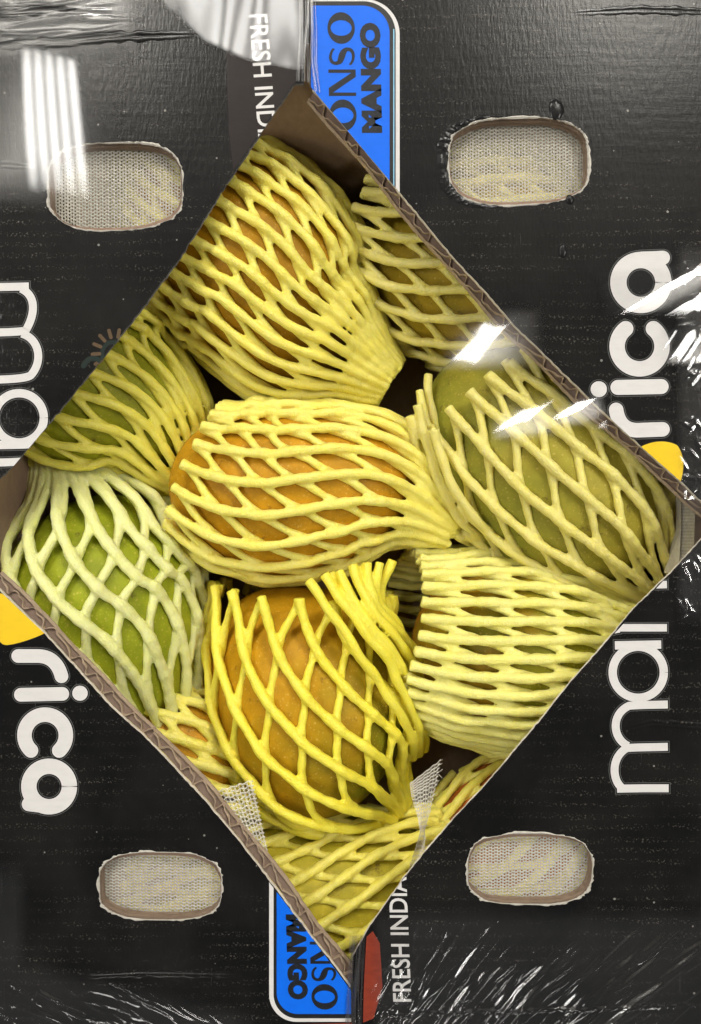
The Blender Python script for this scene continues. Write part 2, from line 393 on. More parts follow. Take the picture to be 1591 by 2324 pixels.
def blot(cx, cy, rx, ry, parent):
    mb = MB(); n = 22; V = [PF(cx, cy, 3.5)]
    for k, (f, z) in enumerate(((0.55, 3.0), (0.9, 1.6), (1.0, 0.2))):
        for i in range(n):
            a = 2*PI*i/n; w = 1+0.22*noise.noise(Vector((math.cos(a)*1.6+cx, math.sin(a)*1.6, 1)))
            V.append(PF(cx+rx*f*w*math.cos(a), cy+ry*f*w*math.sin(a), z+0.8*noise.noise(Vector((i*0.8, k, cx)))))
    F = [(0, 1+(i+1) % n, 1+i) for i in range(n)]+[(1+k*n+i, 1+k*n+(i+1) % n, 1+(k+1)*n+(i+1) % n, 1+(k+1)*n+i) for k in range(2) for i in range(n)]
    mb.add(V, F); mb.build('glue_blot', M_tornd, parent, smooth=True)
blot(1262, 248, 17, 24, flapR); blot(1293, 453, 10, 11, flapR); blot(1277, 570, 10, 17, flapR)

crease([(-60, 108), (120, 98), (260, 84), (440, 79)], 13, 3.2, flapL)
crease([(-60, 372), (20, 374), (85, 380)], 9, 2.6, flapL)
crease([(-60, 30), (80, 24), (190, 12)], 12, 3.0, flapL)
crease([(1300, 30), (1450, 22), (1650, 28)], 10, 1.6, flapR)
crease([(1395, 1660), (1480, 1640), (1650, 1652)], 9, 1.2, flapR)
crease([(180, 2215), (330, 2208), (560, 2212)], 8, 1.4, flapL)
def cut_edge(parent, P, side, width):
    """slanted cut through the board: pale outer liner, fluted core with hollow pockets, inner liner"""
    P = resample(P, 6); Nn = normals_in(P, side)
    wv = width*(1+0.12*np.sin(np.arange(len(P))*0.13))[:, None]
    q = lambda f: P+Nn*wv*f
    mb = MB(); mb.add(*ribbon_between(P-Nn*0.5, P+Nn*1.6, 0.4, -1.6)); mb.add(*ribbon_between(P+Nn*1.6, q(0.10), -1.6, -5.5))
    mb.build('outer_liner_edge', M_liner, parent)
    # hollow core floor, set back below the cut
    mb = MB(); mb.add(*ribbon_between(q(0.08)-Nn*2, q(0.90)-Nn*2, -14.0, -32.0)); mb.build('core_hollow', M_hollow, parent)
    # inner liner lip
    mb = MB(); mb.add(*ribbon_between(q(0.80), q(1.0), -22.5, -29.0)); mb.add(*ribbon_between(q(1.0), q(1.0), -29.0, -33.0)); mb.build('inner_liner_edge', M_kraftd, parent)
    # fluting: one wavy ply
    L = np.r_[0, np.cumsum(np.hypot(*np.diff(P, axis=0).T))]
    Q = resample(P, 2.2); Nq = normals_in(Q, side); Lq = np.r_[0, np.cumsum(np.hypot(*np.diff(Q, axis=0).T))]
    nz = np.array([noise.noise(Vector((x/70.0, width, 3.3))) for x in Lq]); nz2 = np.array([noise.noise(Vector((x/28.0, width, 8.3))) for x in Lq])
    ph = Lq/62*2*PI + 3.2*nz
    f = np.clip(0.45+(0.30+0.22*nz2)*np.sin(ph+1.0*np.sin(ph+0.4)) + 0.10*nz, 0.1, 0.82) ; th = 0.035+0.06*np.abs(nz2)
    f = f[:, None]; th = th[:, None]
    mb = MB(); n = len(Q)
    A = Q+Nq*width*(f-th); B = Q+Nq*width*(f+th)
    zA = -2-24*(f-th); zB = -2-24*(f+th)
    V = [PF(p[0], p[1], z) for p, z in zip(A, zA[:, 0])]+[PF(p[0], p[1], z) for p, z in zip(B, zB[:, 0])]
    V += [PF(p[0], p[1], z-12) for p, z in zip(A, zA[:, 0])]+[PF(p[0], p[1], z-12) for p, z in zip(B, zB[:, 0])]
    F = []
    for i in range(n-1):
        F += [(i, i+1, n+i+1, n+i), (i, 2*n+i, 2*n+i+1, i+1), (n+i, n+i+1, 3*n+i+1, 3*n+i)]
    mb.add(V, F); mb.build('fluting', M_kraftd, parent)
cut_edge(flapL, LL_[2:], 1, 23)
cut_edge(flapR, UR_[1:], -1, 20)
def plain_edge(parent, P, side, m, w):
    Nn = normals_in(P, side); mb = MB()
    ww = np.array([[w*(1+0.6*noise.noise(Vector((i*0.4, w, 0))))] for i in range(len(P))])
    mb.add(*ribbon_between(P-Nn*0.6, P+Nn*ww, 0.35, -1.8)); mb.add(*ribbon_between(P+Nn*ww, P-Nn*24, -1.8, -29)); mb.build('cut_edge', m, parent)
plain_edge(flapL, UL_, 1, plain('scuffed_dark_edge', (0.10, 0.092, 0.08, 1), 0.8), 1.6)
plain_edge(flapR, LR_, -1, M_liner, 1.5)
# walls and base
def slab(name, a, b, m):
    (x0, y0, z0), (x1, y1, z1) = a, b
    V = [(x0, y0, z0), (x1, y0, z0), (x1, y1, z0), (x0, y1, z0), (x0, y0, z1), (x1, y0, z1), (x1, y1, z1), (x0, y1, z1)]
    F = [(0, 3, 2, 1), (4, 5, 6, 7), (0, 1, 5, 4), (1, 2, 6, 5), (2, 3, 7, 6), (3, 0, 4, 7)]
    return build(name, V, F, m, box)
XL, XR, YB, YT = -70-CX, 1660-CX, CY-2385, CY+60
slab('base', (XL, YB, -628), (XR, YT, -600), M_inner)
for nm, a, b in (('side_wall', (XL, YB+26, -599), (XL+26, YT-26, -30)), ('side_wall', (XR-26, YB+26, -599), (XR, YT-26, -30)),
                 ('end_wall', (XL, YB, -599), (XR, YB+25, -30)), ('end_wall', (XL, YT-25, -599), (XR, YT, -30))):
    w = slab(nm, a, b, M_kraft)
# a folded-in end panel of smooth brown board under the top corner
mb = MB(); rows = []
for i in range(31):
    x = 390+i*19
    cur = []
    for (yy, z) in ((80, -34), (130, -46), (185, -90), (222, -160), (244, -250), (255, -580)):
        cur.append(PF(x, yy+ (6*math.sin(x/120.0)), z))
    rows.append(cur)
V = [p for r in rows for p in r]; F = [(i*6+k, i*6+k+1, (i+1)*6+k+1, (i+1)*6+k) for i in range(30) for k in range(5)]
mb.add(V, F); mb.build('end_panel', M_inner, box, smooth=True)

# ------------------------------------------------------------------ print on the flaps
def clip(o, A, B, keep):
    """trim a flat print along the line A-B (plan units), keeping the side that holds the point keep"""
    bm = bmesh.new(); bm.from_mesh(o.data); off = np.array(wloc(o))
    a, b, k = PF(*A)*S-off, PF(*B)*S-off, PF(*keep)*S-off
    n = Vector((-(b-a)[1], (b-a)[0], 0)).normalized()
    if n.dot(Vector(k-a)) > 0: n = -n
    bmesh.ops.bisect_plane(bm, geom=bm.verts[:]+bm.edges[:]+bm.faces[:], plane_co=Vector(a), plane_no=n, clear_outer=True)
    bm.to_mesh(o.data); bm.free()
def stroke(mb, P, w, z, cap0=True, cap1=True, grow=0.0):
    P = np.array(P, float); T = np.gradient(P, axis=0); T /= np.hypot(T[:, 0], T[:, 1])[:, None]; Nn = np.c_[-T[:, 1], T[:, 0]]
    wv = np.broadcast_to(np.asarray(w, float), (len(P),))/2+grow
    if grow and not cap0: P[0] -= T[0]*grow
    if grow and not cap1: P[-1] += T[-1]*grow
    L = [P[i]+Nn[i]*wv[i] for i in range(len(P))]; R = [P[i]-Nn[i]*wv[i] for i in range(len(P))]
    if cap1: L += [P[-1]+wv[-1]*(Nn[-1]*math.cos(a)+T[-1]*math.sin(a)) for a in np.linspace(0, PI/2, 7)[1:]]; R += [P[-1]+wv[-1]*(-Nn[-1]*math.cos(a)+T[-1]*math.sin(a)) for a in np.linspace(0, PI/2, 7)[1:]]
    if cap0:
        L = [P[0]+wv[0]*(Nn[0]*math.cos(a)-T[0]*math.sin(a)) for a in np.linspace(PI/2, 0, 7)[:-1]]+L
        R = [P[0]+wv[0]*(-Nn[0]*math.cos(a)-T[0]*math.sin(a)) for a in np.linspace(PI/2, 0, 7)[:-1]]+R
    n = len(L); V = [PF(p[0], p[1], z) for p in L+R]
    mb.add(V, [(i, i+1, n+i+1, n+i) for i in range(n-1)])
def arc(cx, cy, r, a0, a1, n=28, ry=None):
    return [(cx+r*math.cos(math.radians(a)), cy+(ry or r)*math.sin(math.radians(a))) for a in np.linspace(a0, a1, n)]
def bez(*P, n=20):
    P = np.array(P, float); t = np.linspace(0, 1, n)[:, None]
    if len(P) == 3: return (1-t)**2*P[0]+2*t*(1-t)*P[1]+t*t*P[2]
    return (1-t)**3*P[0]+3*t*(1-t)**2*P[1]+3*t*t*(1-t)*P[2]+t**3*P[3]
def lettering(parent, strokes, clips=()):
    for m, grow, z in ((M_grey, 4.2, 0.20), (M_blackink, 3.0, 0.40), (M_white, 0.0, 0.60)):
        mb = MB()
        for k, (P, w, c0, c1) in enumerate(strokes): stroke(mb, P, w, z+0.012*k, c0, c1, grow)
        o = mb.build('printed_letters' if m is M_white else 'letter_outline', m, parent)
        for c in clips: clip(o, *c)
# left flap, lower: r i c a (reading down)
lettering(flapL, [
    (np.vstack([[(42, 1488)], bez((85, 1488), (128, 1488), (140, 1534))]), 31, True, True),
    ([(48, 1576), (95, 1575), (142, 1574)], 31, True, True), ([(181.5, 1572.5), (182.5, 1572.5)], 34, True, True),
    (arc(103, 1668, 47, 47, 47-274, 40), 33, True, True),
    (arc(112, 1784, 46, 0, 360, 48), 35, False, False), ([(66, 1824), (90, 1827), (112, 1829)], 32, True, False)])
# left flap, upper: m a n
lettering(flapL, [
    ([(-40, 652), (20, 651), (66, 650)], 18, False, False),
    (np.vstack([bez((48, 655), (80, 668), (84, 706), (60, 748)), bez((58, 750), (40, 754), (0, 754), (-40, 755))]), 18, False, False),
    (np.vstack([bez((50, 757), (90, 768), (100, 820), (70, 852)), bez((68, 853), (50, 861), (0, 861), (-40, 862))]), 18, False, False),
    (arc(44, 948, 56, 0, 360, 50), 19, False, False), ([(-40, 1010), (30, 1009), (96, 1007)], 19, False, False),
    ([(-40, 1050), (10, 1049), (80, 1046)], 18, False, False)], [((45, 1041.5), (100, 976.5), (0, 1000))])
# right flap, upper: r i c a (reading up)
lettering(flapR, [
    (np.vstack([[(1503, 974)], bez((1450, 976), (1405, 978), (1398, 930))]), 33, True, True),
    ([(1402, 879), (1450, 878), (1500, 877)], 34, True, True), ([(1358, 883), (1359, 883)], 36, True, True),
    (arc(1451, 786, 51, -128, -412, 40), 35, True, True),
    (arc(1454, 641, 51, 0, 360, 48), 37, False, False), ([(1454, 587), (1485, 586), (1504, 585)], 32, False, True)],
    [((1345, 912.5), (1440, 1000.5), (1450, 900))])
# right flap, lower: m a n (reading up)
lettering(flapR, [
    ([(1517, 1788), (1460, 1788), (1400, 1789)], 18, False, False),
    (np.vstack([bez((1410, 1786), (1390, 1770), (1385, 1720), (1420, 1698)), bez((1422, 1697), (1440, 1695), (1480, 1695), (1515, 1694))]), 18, False, False),
    (np.vstack([bez((1425, 1692), (1390, 1676), (1385, 1622), (1425, 1602)), bez((1427, 1601), (1445, 1599), (1480, 1599), (1515, 1598))]), 18, False, False),
    (arc(1448, 1525, 58, 0, 360, 50), 19, False, False), ([(1395, 1464), (1450, 1463), (1500, 1462)], 19, False, False),
    ([(1340, 1424), (1440, 1424), (1513, 1424)], 17, False, False), ([(1398, 1420), (1399, 1430), (1400, 1436)], 14, False, False),
    ([(1400, 1328), (1460, 1327), (1513, 1326)], 17, False, False)],
    [((1520, 1301), (1360, 1474), (1500, 1600))])
def poly_print(name, P, m, parent, z, clips=()):
    V, F = sheet(np.array(P, float), [], z); o = build(name, V, F, m, parent)
    for c in clips: clip(o, *c)
    return o
lf = np.vstack([bez((1400, 1060), (1440, 1005), (1500, 990), (1536, 1010)), bez((1538, 1012), (1556, 1040), (1554, 1070), (1535, 1120))[1:], [(1480, 1140)]])
def scaled(P, k): P = np.array(P); c = P.mean(axis=0); return c+(P-c)*k
cl_ur = ((1440, 1000.5), (1545, 1092.5), (1540, 1010))
poly_print('yellow_emblem', scaled(lf, 1.035), M_blackink, flapR, 0.3, [cl_ur]); poly_print('yellow_emblem', lf, M_yellow, flapR, 0.55, [cl_ur])
ly = np.vstack([bez((-60, 1340), (20, 1330), (110, 1400), (112, 1425)), bez((110, 1432), (85, 1447), (30, 1464), (14, 1463)), bez((10, 1463), (-8, 1455), (-20, 1420), (-40, 1380))[1:]])
cl_ll = ((0, 1340.5), (100, 1435.5), (0, 1460))
poly_print('yellow_emblem', scaled(ly, 1.03), M_blackink, flapL, 0.3, [cl_ll]); poly_print('yellow_emblem', ly, M_yellow, flapL, 0.55, [cl_ll])
# blue variety labels
def rrect(x0, y0, x1, y1, r, which):
    """rectangle with one rounded corner"""
    if which == 'tr': return [(x0, y1), (x0, y0)]+arc(x1-r, y0+r, r, -90, 0, 16)+[(x1, y1)]
    return [(x1, y1)]+[(x1, y0), (x0, y0)]+[(p[0], p[1]) for p in arc(x0+r, y1-r, r, 180, 90, 16)]
cu = ((712, 205.5), (909, 439.5), (900, 300))
for nm, r_, m, z in (('label_border', (705.5, -2, 907, 470, 80), M_white, 0.18), ('label_band', (705.5, 3, 898, 470, 74), M_blackink, 0.30),
                     ('label_line', (870, 66, 895, 470, 1), M_cyan, 0.36), ('label_band', (860, 66, 892.5, 470, 1), M_blackink, 0.42),
                     ('blue_label', (706, 13, 884, 470, 62), M_blue, 0.50)):
    poly_print(nm, rrect(*r_, 'tr'), m, flapR, z, [cu])
cb = ((616, 2003.5), (702, 2119.5), (640, 2200)); cb2 = ((702, 2119.5), (795, 2240.5), (640, 2250))
for nm, r_, m, z in (('label_border', (611, 1990, 797, 2318, 62), M_white, 0.18), ('label_band', (621, 1990, 797, 2310, 54), M_blackink, 0.30),
                     ('blue_label', (628, 1990, 797, 2300, 48), M_blue, 0.45)):
    poly_print(nm, rrect(*r_, 'bl'), m, flapL, z, [cb, cb2])
poly_print('red_print', [(645, 2325), (798, 2320), (799, 2384), (640, 2384)], M_red, flapL, 0.22)
poly_print('red_print', [(832, 2125), (846, 2112), (862, 2140), (868, 2240), (848, 2310), (824, 2320), (826, 2230)], M_red, flapR, 0.22)
poly_print('maroon_print', [(512, 60), (520, 300), (530, 385), (600, 285), (665, 190), (688, 188), (688, 0), (512, 0)], M_maroon, flapL, 0.12,
           [((600, 292), (500, 441), (515, 300)), ((668, 192), (600, 292), (560, 200))])
# faint sun and leaf emblem beside the opening
mb = MB(); mg = MB()
for k in range(6):
    a = math.radians(150+k*26); c = (262, 800)
    stroke(mb, [(c[0]+36*math.cos(a), c[1]+36*math.sin(a)), (c[0]+42*math.cos(a), c[1]+42*math.sin(a)), (c[0]+52*math.cos(a), c[1]+52*math.sin(a))], 8, 0.25+0.01*k)
mb.build('sun_emblem', M_tan, flapL)
stroke(mg, arc(258, 802, 26, 120, 280, 16), 9, 0.25); stroke(mg, bez((190, 830), (205, 800), (232, 822)), 12, 0.27)
mg_o = mg.build('leaf_emblem', M_green, flapL); clip(mg_o, (330, 692.5), (245, 800.5), (200, 780))

def text_print(s, parent, m, origin, along, up, length, height, z, bold=0.0, clips=(), name='printed_letters', shift=0.0):
    cu_ = bpy.data.curves.new('text', 'FONT'); cu_.body = s; cu_.size = 1.0; cu_.offset = bold; cu_.resolution_u = 4
    to = bpy.data.objects.new('text', cu_); COL.objects.link(to); dg = bpy.context.evaluated_depsgraph_get()
    me = bpy.data.meshes.new_from_object(to.evaluated_get(dg)); bpy.data.objects.remove(to); bpy.data.curves.remove(cu_)
    V = np.array([v.co[:2] for v in me.vertices]); F = [tuple(p.vertices) for p in me.polygons]; bpy.data.meshes.remove(me)
    V = V-V.min(axis=0); V = V/V.max(axis=0)
    o0 = np.array(origin, float); al = np.array(along, float); u = np.array(up, float)
    P = o0+V[:, :1]*length*al+V[:, 1:]*height*u
    VV = [PF(p[0], p[1], z) for p in P]
    A = sum((VV[f[1]][0]-VV[f[0]][0])*(VV[f[2]][1]-VV[f[0]][1])-(VV[f[1]][1]-VV[f[0]][1])*(VV[f[2]][0]-VV[f[0]][0]) for f in F)
    if A < 0: F = [tuple(reversed(f)) for f in F]
    o = build(name, VV, F, m, parent)
    for c in clips: clip(o, *c)
    return o
cfl = ((668, 191), (600, 291), (560, 200)); cfl2 = ((600, 291), (500, 440), (500, 300))
text_print('FRESH INDIAN', flapL, M_white, (565, 34), (0.075, 1.0), (1, -0.06), 345, 42, 0.62, 0.012, [cfl, cfl2])
cfr = ((970, 1926), (919, 1989), (950, 2100)); cfr2 = ((919, 1989), (834, 2109), (900, 2200))
text_print('FRESH INDIAN', flapR, M_white, (934, 2272), (-0.04, -1.0), (-1, 0.0), 318, 42, 0.62, 0.012, [cfr, cfr2])
text_print('MANGO', flapR, M_dark, (868, 302), (-0.02, -1), (-1, 0), 250, 47, 0.72, 0.07, [cu])
text_print('MANGO', flapL, M_dark, (648, 2074), (0.03, 1), (1, 0), 193, 46, 0.72, 0.07, [cb, cb2])
# ONSO, stressed roman capitals, in a frame (u along the line, v up), unit cell height 1
def cap_O(f, u0, w, mb, z):
    n = 40; V = []
    for i in range(n):
        a = 2*PI*i/n
        V.append(f(u0+w/2+w/2*math.cos(a), 0.5+0.5*math.sin(a), z))
    for i in range(n):
        a = 2*PI*i/n
        V.append(f(u0+w/2+w*0.245*math.cos(a), 0.5+0.385*math.sin(a), z))
    mb.add(V, [(i, (i+1) % n, n+(i+1) % n, n+i) for i in range(n)])
def quad(mb, f, pts, z): mb.add([f(u, v, z) for u, v in pts], [tuple(range(len(pts)))])
def cap_N(f, u0, w, mb, z):
    quad(mb, f, [(u0, 0), (u0+w*0.13, 0), (u0+w*0.13, 1), (u0, 1)], z)
    quad(mb, f, [(u0+w*0.87, 0), (u0+w, 0), (u0+w, 1), (u0+w*0.87, 1)], z+0.02)
    quad(mb, f, [(u0+w*0.02, 1), (u0+w*0.30, 1), (u0+w*0.98, 0), (u0+w*0.72, 0)], z+0.04)
def cap_S(f, u0, w, mb, z):
    P = np.vstack([bez((0.90, 0.80), (0.62, 1.0), (0.10, 1.0), (0.14, 0.70)), bez((0.16, 0.62), (0.30, 0.48), (0.80, 0.52), (0.86, 0.28))[1:], bez((0.86, 0.24), (0.84, 0.0), (0.30, -0.02), (0.06, 0.20))[1:]])
    t = np.linspace(0, 1, len(P)); wd = 0.10+0.16*np.exp(-((t-0.5)/0.22)**2)
    T = np.gradient(P, axis=0); T /= np.hypot(T[:, 0], T[:, 1])[:, None]; Nn = np.c_[-T[:, 1], T[:, 0]]
    L = P+Nn*wd[:, None]/2; R = P-Nn*wd[:, None]/2; n = len(P)
    mb.add([f(u0+p[0]*w, p[1]*0.94+0.03, z) for p in np.vstack([L, R])], [(i, i+1, n+i+1, n+i) for i in range(n-1)])
def frame(o0, al, up):
    o0, al, up = map(lambda v: np.array(v, float), (o0, al, up))
    return lambda u, v, z: PF(*(o0+al*u+up*v), z)
mb = MB(); f = frame((806, 100), (-0.02, -1), (-62, 0))
for ch, u0, w in (('O', 0, 72), ('S', -50, 44), ('N', -118, 60), ('O', -198, 72)):
    {'O': cap_O, 'S': cap_S, 'N': cap_N}[ch](f, u0, w, mb, 0.75)
clip(mb.build('printed_letters', M_dark, flapR), *cu)
mb = MB(); f = frame((706, 2232), (0.03, 1), (60, 0))
for ch, u0, w in (('O', 0, 58), ('S', -40, 35), ('N', -96, 50)):
    {'O': cap_O, 'S': cap_S, 'N': cap_N}[ch](f, u0, w, mb, 0.75)
o = mb.build('printed_letters', M_dark, flapL); clip(o, *cb); clip(o, *cb2)

# ------------------------------------------------------------------ mangoes in foam nets
def hermite(st, n):
    st = np.array(st, float); d = np.r_[0, np.cumsum(np.linalg.norm(np.diff(st[:, :3], axis=0), axis=1))]
    m = np.gradient(st, d, axis=0); t = np.linspace(0, d[-1], n); k = np.clip(np.searchsorted(d, t)-1, 0, len(d)-2)
    h = (d[k+1]-d[k])[:, None]; u = ((t-d[k])[:, None])/h
    return t, (2*u**3-3*u**2+1)*st[k]+(u**3-2*u**2+u)*h*m[k]+(-2*u**3+3*u**2)*st[k+1]+(u**3-u**2)*h*m[k+1]
class Axis:
    def __init__(s, st, top):
        rm = max(q[2] for q in st); s_ = (1+top/H)/(1-rm/H); zc = -top-rm*s_
        P = []
        for q in st:
            z = zc+(q[3] if len(q) > 3 else 0); c = PD(q[0], q[1], z); P.append((*c, q[2]*(H-z)/H))
        s.t, D = hermite(P, 240); s.C = D[:, :3]; s.R = np.maximum(D[:, 3], 8); s.L = s.t[-1]
        T = np.gradient(s.C, axis=0); s.T = T/np.linalg.norm(T, axis=1)[:, None]
    def at(s, x):
        x = np.asarray(x, float); xc = np.clip(x, 0, s.L)
        C = np.stack([np.interp(xc, s.t, s.C[:, i]) for i in range(3)], -1); T = np.stack([np.interp(xc, s.t, s.T[:, i]) for i in range(3)], -1)
        T /= np.linalg.norm(T, axis=-1)[..., None]; C = C+T*(x-xc)[..., None]
        R = np.interp(xc, s.t, s.R)
        U = np.array([0, 0, 1.0])-T*T[..., 2:3]; U /= np.linalg.norm(U, axis=-1)[..., None]; V = np.cross(T, U)
        return C, T, U, V, R
def tube(P, r, ns=8):
    n = len(P); T = np.gradient(P, axis=0); T /= np.linalg.norm(T, axis=1)[:, None]+1e-9
    ref = np.array([0.3, 0.2, 0.93]); A = np.cross(T, ref); A /= np.linalg.norm(A, axis=1)[:, None]+1e-9; B = np.cross(T, A)
    a = np.linspace(0, 2*PI, ns, endpoint=False)
    V = (P[:, None]+r[:, None, None]*(np.cos(a)[None, :, None]*A[:, None]+np.sin(a)[None, :, None]*B[:, None])).reshape(-1, 3)
    i = np.arange(n-1)[:, None]*ns; j = np.arange(ns)[None]; j2 = (j+1) % ns
    F = np.stack([i+j, i+j2, i+ns+j2, i+ns+j], -1).reshape(-1, 4)
    return V, F, [tuple(range(ns-1, -1, -1)), tuple((n-1)*ns+q for q in range(ns))]
VOX = 3.2
def make_mango(label, st, top, cnt, alpha, fruit, foam, skin, phase=0.0, skew=0.0, dense=(0, 0), thick=12.4, keep=-0.15, seed=0, end_keep=0.0, lift=0.0, tail_skew=0.0, pw=2.0, gather=0, bias=0.0, side=0.0, extra=()):
    r2 = np.random.default_rng(seed+11)
    ax = Axis(st, top)
    base = ax.at(ax.L/2)[0]
    root = thing('mango', label, 'mango', (base[0], base[1], base[2]-ax.R.max()), 'mangoes in foam nets')
    # fruit: body of revolution along the axis, capped as an ellipse
    a, b = fruit[0]*ax.L, fruit[1]*ax.L; nu, nv = 56, 64; u = -np.cos(np.linspace(0, PI, nu)); x = (a+b)/2+(b-a)/2*u
    C, T, U, V, R = ax.at(x); rm = ax.R.max()-27
    rf = np.minimum(rm, 1e9)*np.sqrt(np.maximum(0, 1-np.abs(u)**2.3)); ins = (x > 0) & (x < ax.L); rf = np.where(ins, np.minimum(rf, np.maximum(R-27, 6)), rf)
    for _ in range(3): rf[1:-1] = 0.25*rf[:-2]+0.5*rf[1:-1]+0.25*rf[2:]
    ph = np.linspace(0, 2*PI, nv, endpoint=False)
    P = C[:, None]+rf[:, None, None]*(np.cos(ph)[None, :, None]*U[:, None]+np.sin(ph)[None, :, None]*V[:, None])
    bl = 0.5+0.5*np.clip(np.cos(ph-fruit[2])[None]*0.7+fruit[3]*u[:, None], -1, 1)
    F = [(i*nv+j, i*nv+(j+1) % nv, (i+1)*nv+(j+1) % nv, (i+1)*nv+j) for i in range(nu-1) for j in range(nv)]
    build('fruit', P.reshape(-1, 3), F, skin, root, smooth=True, attrs={'blush': bl.ravel()})
    # foam net
    VV = []; FF = []; caps = []; base_i = 0
    rmax = ax.R.max(); k = math.tan(math.radians(alpha))/rmax
    tg = np.linspace(0, ax.L, 400); Gt = np.r_[0, np.cumsum((np.interp(tg, ax.t, ax.R)/rmax)[1:]**pw)*(tg[1]-tg[0])]
    def warp(phi, s_):
        return phi + dense[0]*np.sin(phi-dense[1]) + 0.05*np.sin(2*phi+seed+s_/260.0) + 0.012*np.sin(5*phi+s_/95.0+seed*2.1)
    for fam in (0, 1):
        for i in range(cnt):
            p0 = 2*PI*i/cnt+phase
            js = r2.normal(0, 4); je = r2.normal(0, 5)
            s0 = js - skew*(1-math.cos(p0))/2 - side*max(0.0, -math.sin(p0)); s1 = ax.L+je+tail_skew*math.cos(p0)
            m = int((s1-s0)/5.0); s_ = np.linspace(s0, s1, m); ss = np.maximum(s_, 0)
            ks = k*np.interp(ss, tg, Gt) + gather*PI/(2*cnt); gk = ks*(1-bias if fam == 0 else 1+bias) - ((0.05 if fam == 0 else 0.16)/cnt)*np.sin(2*cnt*ks)
            phi = p0 + (-gk if fam == 0 else gk)
            phw = warp(phi, s_)
            C, T, U, V, R = ax.at(s_)
            dn = np.clip((2*PI*R/cnt)/30.0, 0, 1)                    # crowding towards the gathered ends
            node = np.cos(2*cnt*ks)
            off = (thick*1.0 if fam == 0 else thick*1.0+11.0*dn) - (fam == 0)*1.5*node + 2.0*np.sin(s_/31.0+i*1.7)
            sp = 2*PI*R/cnt*(1.0 if not gather else 0.55+0.45*np.clip(ss/220.0, 0, 1))
            rad = np.minimum(thick if fam == 0 else thick*0.82, 0.56*sp)*(1+0.07*np.sin(s_/14.0+i*2.3)+0.05*np.sin(s_/5.3+i)+0.05*node)
            off = off + (fam == 1)*(1-dn)*(0 if gather else 9.0) - (fam == 1)*(11.0*np.clip(1-(ss-110)/160.0, 0, 1) if gather else 0)
            Rr = R-off + r2.normal(0, 1.0) + 3.0*np.sin(3*phw+s_/120.0+seed)
            if lift: Rr = Rr + lift*np.maximum(0, 1-ss/70.0)
            Pt = C+Rr[:, None]*(np.cos(phw)[:, None]*U+np.sin(phw)[:, None]*V)
            ok = (np.cos(phw) > keep) | (s_ < end_keep)
            # contiguous runs only
            idx = np.flatnonzero(ok)
            if len(idx) == 0: continue
            for run in np.split(idx, np.flatnonzero(np.diff(idx) > 1)+1):
                if len(run) < 6: continue
                v, f_, cp = tube(Pt[run], rad[run]); VV.append(v); FF += (f_+base_i).tolist(); FF += [tuple(c+base_i for c in q) for q in cp]; base_i += len(v)
    for k_, (pts, r_) in enumerate(extra):                      # strands gathered to one side, followed one by one
        q = np.array([PD(*p) for p in pts]); d = np.r_[0, np.cumsum(np.linalg.norm(np.diff(q, axis=0), axis=1))]; m_ = np.gradient(q, d, axis=0)
        t = np.linspace(0, d[-1], int(d[-1]/5)+4); kk = np.clip(np.searchsorted(d, t)-1, 0, len(d)-2); h = (d[kk+1]-d[kk])[:, None]; uu = (t-d[kk])[:, None]/h
        c = (2*uu**3-3*uu**2+1)*q[kk]+(uu**3-2*uu**2+uu)*h*m_[kk]+(-2*uu**3+3*uu**2)*q[kk+1]+(uu**3-uu**2)*h*m_[kk+1]
        c = c+np.stack([1.6*np.sin(t/19+k_), 1.6*np.cos(t/23+k_*2), 1.5*np.sin(t/27+k_)], 1)
        v, f_, cp = tube(c, r_*(1+0.07*np.sin(t/13+k_*2.1))); VV.append(v); FF += (f_+base_i).tolist(); FF += [tuple(x+base_i for x in y) for y in cp]; base_i += len(v)
    net = build('foam_net', np.vstack(VV), FF, foam, root, smooth=True)
    md = net.modifiers.new('weld', 'REMESH'); md.mode = 'VOXEL'; md.voxel_size = VOX*S; md.use_smooth_shade = True
    sm = net.modifiers.new('soften', 'SMOOTH'); sm.factor = 0.5; sm.iterations = 1
    dg = bpy.context.evaluated_depsgraph_get(); me = bpy.data.meshes.new_from_object(net.evaluated_get(dg))
    net.modifiers.clear(); old = net.data; net.data = me; bpy.data.meshes.remove(old); me.name = 'foam_net'
    me.polygons.foreach_set('use_smooth', [True]*len(me.polygons))
    return root
def foamc(nm, a, b): return foam_mat(nm, a, b)
Y1 = foamc('foam_yellow', (0.83, 0.745, 0.165, 1), (0.85, 0.745, 0.125, 1))
Y2 = foamc('foam_dull_yellow', (0.77, 0.69, 0.22, 1), (0.77, 0.685, 0.18, 1))
Y3 = foamc('foam_bright_yellow', (0.87, 0.785, 0.19, 1), (0.88, 0.775, 0.14, 1))
Y4 = foamc('foam_golden', (0.87, 0.77, 0.085, 1), (0.87, 0.75, 0.06, 1))
Y5 = foamc('foam_pale_green', (0.80, 0.80, 0.36, 1), (0.80, 0.81, 0.32, 1))
Y6 = foamc('foam_pale_yellow', (0.82, 0.77, 0.25, 1), (0.83, 0.77, 0.20, 1))
Y7 = foamc('foam_olive', (0.78, 0.71, 0.12, 1), (0.77, 0.69, 0.10, 1))
ORG = (0.41, 0.205, 0.006, 1); GRN = (0.16, 0.20, 0.012, 1); OLV = (0.34, 0.25, 0.018, 1); LIM = (0.30, 0.36, 0.012, 1); DOR = (0.31, 0.155, 0.006, 1); YEL = (0.55, 0.38, 0.03, 1)
